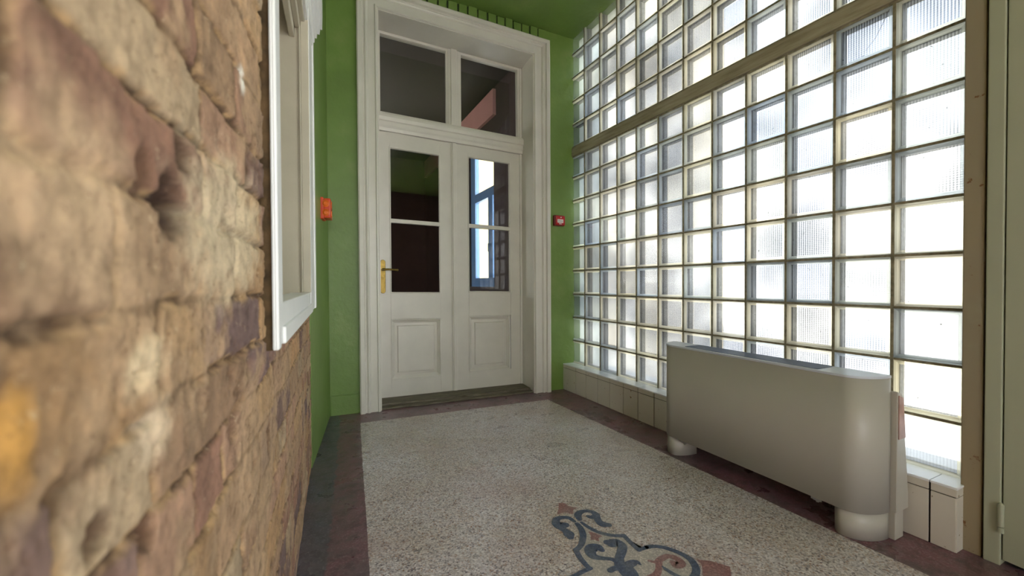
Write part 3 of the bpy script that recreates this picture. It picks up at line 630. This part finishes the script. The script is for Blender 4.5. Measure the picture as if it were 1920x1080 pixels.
def leaf(name, u0, u1, g0, g1, gz0, gz1, bz, p0, p1, pz0, pz1, f0, f1, fz0, fz1, lab, tw=0.0):
    lf = empty(name, EW((u0+u1)/2, DF, .025), d1); lf['label'] = lab
    d0, d9 = DF, DF+.04
    b = bmesh.new()
    box(b, u0, g0, d0, d9, .027, 2.06, EW); box(b, g1, u1, d0, d9, .027, 2.06, EW)
    box(b, g0, g1, d0, d9, gz1, 2.06, EW); box(b, g0, g1, d0, d9, pz1, gz0, EW); box(b, g0, g1, d0, d9, .027, pz0, EW)
    obj('stiles_and_rails', b, m_cream, lf, bevel=.0025)
    # lower panel: moulding, sunk board, raised field
    b = bmesh.new()
    pr_ = [(0, -.004), (-.004, -.006), (-.010, -.004), (-.014, .004), (-.022, .010), (-.028, .016), (-.030, .018)]
    sweep(b, [(p0, pz0), (p0, pz1), (p1, pz1), (p1, pz0)], [(o_, DF+d_) for o_, d_ in pr_], EW, closed=True, close_profile=False)
    sweep(b, [(p0, pz0), (p0, pz1), (p1, pz1), (p1, pz0)], [(-.030, DF+.018), (-(f0-p0)+.006, DF+.016), (-(f0-p0), DF+.004), (-(f0-p0)-.008, DF+.003)], EW, closed=True, close_profile=False)
    s = f0-p0+.008; quad(b, [(p0+s, DF+.003, pz0+s), (p1-s, DF+.003, pz0+s), (p1-s, DF+.003, pz1-s), (p0+s, DF+.003, pz1-s)], T=EW)
    obj('panel', b, m_cream, lf)
    b = bmesh.new()
    sweep(b, [(g0, gz0), (g0, gz1), (g1, gz1), (g1, gz0)], [(.004, DF-.003), (-.002, DF-.005), (-.007, DF+.0), (-.008, DF+.018), (.004, DF+.018)], EW, closed=True)
    box(b, g0-.001, g1+.001, DF-.003, DF+.03, bz[0], bz[1], EW)
    obj('glazing_bar', b, m_cream, lf, bevel=.002)
    for a, c in ((gz0, bz[0]), (bz[1], gz1)):
        TP = lambda u, d, z: EW(u, d+(u-(g0+g1)/2)*tw, z)       # pane skew added so reflections catch the glass blocks
        b = bmesh.new(); box(b, g0-.002, g1+.002, DF+.019, DF+.022, a-.002, c+.002, TP); obj('pane', b, m_pane, lf)
    return lf
LL = leaf('door_leaf', .353, .930, .433, .825, .832, 1.950, (1.374, 1.404), .431, .825, .160, .628, .487, .764, .21, .58, 'left leaf with the brass handle')
RL = leaf('door_leaf', .936, 1.527, 1.062, 1.438, .842, 1.972, (1.381, 1.413), 1.058, 1.428, .170, .640, 1.118, 1.368, .213, .587, 'right leaf with the covering strip', .045)
b = bmesh.new(); box(b, .919, .964, DF-.010, DF, .03, 2.06, EW); box(b, .928, .955, DF-.017, DF-.009, .03, 2.06, EW); obj('covering_strip', b, m_cream, RL, bevel=.003)
b = bmesh.new(); box(b, .330, 1.560, -.005, .30, 0, .014, EW); box(b, .342, 1.548, .05, .30, .012, .028, EW); obj('threshold', b, m_wood, d1, bevel=.004)
# brass handle
hd = bmesh.new(); hc = .376
pts = []
for i in range(13): t = PI*i/12; pts.append((hc+.020*math.cos(t), 1.066+.020*math.sin(t)))
for i in range(13): t = PI+PI*i/12; pts.append((hc+.020*math.cos(t), .848+.020*math.sin(t)))
A = [hd.verts.new(EW(u, DF-.0005, z)) for u, z in pts]; B = [hd.verts.new(EW(hc+(u-hc)*.86, DF-.006, .957+(z-.957)*.985)) for u, z in pts]
hd.faces.new(A); hd.faces.new(B[::-1])
for i in range(len(pts)): hd.faces.new((A[i], A[(i+1) % len(pts)], B[(i+1) % len(pts)], B[i]))
tube(hd, (hc, DF-.004, 1.010), (hc, DF-.018, 1.010), .011, .009, T=EW); tube(hd, (hc, DF-.018, 1.010), (hc, DF-.046, 1.010), .007, T=EW)
tube(hd, (hc-.007, DF-.046, 1.010), (hc+.045, DF-.048, 1.012), .0085, .0068, T=EW); tube(hd, (hc+.045, DF-.048, 1.012), (hc+.105, DF-.046, 1.008), .0068, .0085, T=EW); tube(hd, (hc+.105, DF-.046, 1.008), (hc+.112, DF-.046, 1.008), .0095, .006, T=EW)
tube(hd, (hc, DF-.005, .925), (hc, DF-.0085, .925), .007, T=EW)
o = obj('door_handle', hd, m_brass, LL); o['label'] = 'aged brass lever on a long plate'

# ================================================================== ROOM BEHIND THE DOOR
m_rose = paint('dusty_rose_plaster', (62, 44, 44), .12, .8, 3); m_rosel = paint('rose_plaster_lit', (196, 142, 138), .05, .7, 3); m_dk = paint('dark_ceiling', (62, 56, 50), .05, .8)  # pale rose has the daylight on the upper wall put into its colour
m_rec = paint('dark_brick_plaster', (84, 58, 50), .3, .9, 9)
b = bmesh.new(); box(b, -1.7, -1.5, 3.45, 5.4, 0, 3.6); box(b, -1.7, -1.5, 6.6, 8.2, 0, 3.6); box(b, -1.7, -1.5, 5.4, 6.6, 0, .9); box(b, -1.7, -1.5, 5.4, 6.6, 2.4, 3.6); box(b, -1.7, 2.6, 8.0, 8.2, 0, 3.6); box(b, -1.7, .2, 3.42, 3.5, 0, 3.6)  # unseen opening in the left wall, added to light the rose band
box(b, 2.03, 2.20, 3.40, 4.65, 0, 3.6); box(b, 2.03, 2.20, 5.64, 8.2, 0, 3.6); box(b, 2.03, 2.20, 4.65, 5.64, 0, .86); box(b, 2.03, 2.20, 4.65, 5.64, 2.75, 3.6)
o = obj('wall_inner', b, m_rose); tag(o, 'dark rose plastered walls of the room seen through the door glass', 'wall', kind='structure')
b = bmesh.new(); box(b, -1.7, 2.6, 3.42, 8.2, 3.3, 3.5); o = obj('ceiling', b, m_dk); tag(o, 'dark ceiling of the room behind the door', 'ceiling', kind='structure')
b = bmesh.new(); box(b, 1.99, 2.03, 4.57, 7.9, 2.95, 3.26); o = obj('trim_2', b, m_rosel); tag(o, 'rose wall band behind the fanlight, daylight put into its pale colour', 'plaster band', kind='structure')
b = bmesh.new(); box(b, -.2, .35, 6.4, 7.2, 0, 3.3); o = obj('wall_inner_pier', b, m_rec); o.name = 'wall_pier'; tag(o, 'dark worn brick pier seen through the left leaf glass', 'wall', kind='structure')
w3 = empty('window_3', (2.12, 5.3, .86)); tag(w3, 'blue framed window in the room behind the right door leaf', 'window', kind='structure')
m_blue = paint('blue_grey_window_paint', (96, 132, 178), .05, .4)
b = bmesh.new(); x0, x1 = 2.10, 2.16
box(b, x0, x1, 4.65, 4.74, .86, 2.75); box(b, x0, x1, 5.47, 5.64, .86, 2.75); box(b, x0, x1, 4.74, 5.47, .86, .98); box(b, x0, x1, 4.74, 5.47, 2.68, 2.75)
box(b, x0, x1, 4.74, 5.47, 2.04, 2.16); box(b, x0-.01, x1, 4.84, 4.98, .98, 2.04)
obj('window_frame', b, m_blue, w3, bevel=.004)
b = bmesh.new(); box(b, 2.128, 2.132, 4.70, 5.50, .95, 2.06); box(b, 2.128, 2.132, 4.70, 5.50, 2.12, 2.70); obj('pane', b, m_pane, w3)
b = bmesh.new(); tube(b, (2.09, 4.91, 1.42), (2.06, 4.91, 1.42), .008); tube(b, (2.06, 4.91, 1.42), (2.06, 4.91, 1.32), .007); obj('window_handle', b, m_zinc, w3)
# courtyard facade outside that window
m_fac = paint('sunny_cream_render', (176, 158, 112), .03, .9)
b = bmesh.new(); box(b, 7.0, 7.4, 5.5, 26, -4, 9)
fc = obj('courtyard_building', b, m_fac); tag(fc, 'cream rendered courtyard facade seen through the blue framed window', 'building')

# ================================================================== FAN COIL UNIT
fcu = empty('fan_coil_unit', (1.80, 1.19, 0)); tag(fcu, 'long low white fan coil heater with rounded ends standing before the glass blocks', 'radiator')
FX, CX, AX, AY, YN, YF, ZB, ZT_ = 1.705, 1.835, .13, .09, .80, 1.577, .098, .575
def outline(yn, yf, ax, ay, cx=CX):
    P = []
    for i in range(17): t = PI/2*i/16; P.append((cx-ax*math.sin(t), yn-ay*math.cos(t)))      # near end back -> front
    for i in range(17): t = PI/2*i/16; P.append((cx-ax*math.cos(t), yf+ay*math.sin(t)))      # far end front -> back
    return P
b = bmesh.new(); P1 = outline(YN, YF, AX, AY); P2 = outline(YN, YF, AX-.004, AY-.004)
def shell(bm, PO, PI_, z0, z1):
    n = len(PO); v = [[bm.verts.new((x, y, z)) for x, y in Q] for Q, z in ((PO, z0), (PO, z1), (PI_, z1), (PI_, z0))]
    for k in range(4):
        a, c = v[k], v[(k+1) % 4]
        for i in range(n-1): bm.faces.new((a[i], a[i+1], c[i+1], c[i]))
    for i in (0, n-1): bm.faces.new([v[k][i] for k in range(4)])
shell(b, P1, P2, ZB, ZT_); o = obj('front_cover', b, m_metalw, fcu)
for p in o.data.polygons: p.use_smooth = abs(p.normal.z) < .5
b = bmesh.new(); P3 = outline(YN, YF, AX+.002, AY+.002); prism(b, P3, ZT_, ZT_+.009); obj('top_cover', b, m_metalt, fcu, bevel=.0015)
b = bmesh.new(); g0, g1 = .885, 1.50
box(b, 1.722, 1.822, g0, g0+.006, ZT_+.008, ZT_+.0115); box(b, 1.722, 1.822, g1-.006, g1, ZT_+.008, ZT_+.0115)
for i in range(9): x = 1.722+i*.0121; box(b, x, x+.0045, g0, g1, ZT_+.008, ZT_+.0115)
o = obj('outlet_grille', b, m_grille, fcu); o['label'] = 'blue-grey slatted air outlet'
b = bmesh.new()   # metal chassis behind the cover, sloping side plates
prf = [(1.838, .10), (1.925, .10), (1.925, .14), (1.915, .23), (1.874, .515), (1.842, .528), (1.838, .528)]
prism(b, [(x, z) for x, z in prf], .693, 1.655, T=lambda x, z, y: (x, y, z)); obj('chassis', b, m_metalw, fcu, bevel=.002)
b = bmesh.new(); prism(b, [(1.845, .36), (1.894, .36), (1.8745, .505), (1.845, .515)], .690, .6925, T=lambda x, z, y: (x, y, z)); o = obj('sticker', b, paint('brown_film', (170, 128, 116), .12, .35, 30), fcu); o['label'] = 'peeling brownish film on the side plate'
def foot(yc0, yc1):
    b = bmesh.new(); Q = []
    for i in range(13): t = PI/2*i/12; Q.append((CX-(AX-.006)*math.sin(t), yc0-(AY-.004)*math.cos(t)))
    for i in range(13): t = PI/2*i/12; Q.append((CX-(AX-.006)*math.cos(t), yc1+.055*math.sin(t)))
    prism(b, Q, 0.001, ZB+.004); o = obj('foot', b, m_metalw, fcu)
    for p in o.data.polygons: p.use_smooth = abs(p.normal.z) < .5
foot(YN, .80)
b = bmesh.new(); Q = []
for i in range(13): t = PI/2*i/12; Q.append((CX-(AX-.006)*math.sin(t), YF-.0-(.055)*math.cos(t)))
for i in range(13): t = PI/2*i/12; Q.append((CX-(AX-.006)*math.cos(t), YF+(AY-.004)*math.sin(t)))
prism(b, Q, .001, ZB+.004); o = obj('foot', b, m_metalw, fcu)
for p in o.data.polygons: p.use_smooth = abs(p.normal.z) < .5
b = bmesh.new(); box(b, 1.84, 1.90, .697, .76, .001, .10); obj('rear_foot', b, m_metalw, fcu, bevel=.002)
b = bmesh.new(); box(b, 1.84, 1.90, 1.59, 1.65, .001, .10); obj('rear_foot', b, m_metalw, fcu, bevel=.002)
for yy in (.872, 1.492):
    b = bmesh.new(); box(b, 1.722, 1.728, yy, yy+.035, .082, .1); box(b, 1.722, 1.75, yy+.006, yy+.028, .080, .086); tube(b, (1.732, yy+.016, .086), (1.732, yy+.016, .074), .006, n=8)
    o = obj('fixing_bracket', b, m_zinc, fcu); o['label'] = 'small bright metal bracket'

# ================================================================== ALARM DEVICES
a1 = empty('fire_alarm_call_point', EW(1.78, 0, 1.45)); tag(a1, 'small red fire alarm call point on the green wall right of the door', 'fire alarm')
b = bmesh.new(); box(b, 1.735, 1.832, -.035, 0, 1.418, 1.508, EW); obj('body', b, m_redd, a1, bevel=.006)
b = bmesh.new(); box(b, 1.744, 1.829, -.046, -.034, 1.424, 1.502, EW); obj('cover', b, m_red, a1, bevel=.003)
b = bmesh.new(); box(b, 1.756, 1.812, -.0475, -.0455, 1.442, 1.472, EW); o = obj('label_plate', b, m_lab, a1); o['label'] = 'white plate with black arrows'
b = bmesh.new()
for k in range(3):
    c = 1.770+k*.014
    for s in (-1, 1):
        T = lambda u, z: EW(u, -.0482, z)
        b.faces.new([b.verts.new(T(c-.0045, 1.457+s*.001)), b.verts.new(T(c+.0045, 1.457+s*.001)), b.verts.new(T(c, 1.457+s*.006))])
obj('arrow_marks', b, m_blk, a1)
b = bmesh.new(); box(b, 1.772, 1.796, -.0475, -.0455, 1.430, 1.437, EW); obj('label_strip', b, m_lab, a1)
b = bmesh.new(); tube(b, (1.790, -.046, 1.488), (1.790, -.049, 1.488), .005, T=EW, n=12); obj('lamp', b, m_lab, a1)
a2 = empty('alarm_beacon', (wx(2.9)+.01, 2.9, 1.44)); tag(a2, 'orange alarm beacon with two round lenses on the green wall left of the door', 'alarm beacon')

def BT(x, y, z):                      # x out of the sloping wall, y along it
    k = math.atan(.138); return (wx(2.69)+x*math.cos(k)+y*math.sin(k), 2.69+y*math.cos(k)-x*math.sin(k), z)
b = bmesh.new(); box(b, -.004, .018, -.004, .114, 1.304, 1.432, BT); obj('base', b, m_orange, a2, bevel=.004)
b = bmesh.new(); box(b, .016, .056, 0, .11, 1.309, 1.427, BT); obj('housing', b, m_orange, a2, bevel=.006)
for zz in (1.341, 1.395):
    b = bmesh.new(); tube(b, (.030, .004, zz), (.030, -.004, zz), .021, .021, 24, BT); tube(b, (.030, -.004, zz), (.030, -.010, zz), .018, .010, 24, BT); o = obj('lens', b, m_lens, a2, bevel=.002)
    b = bmesh.new(); tube(b, (.052, .055, zz), (.060, .055, zz), .024, .018, 24, BT); o = obj('lens', b, m_lens, a2, bevel=.002)
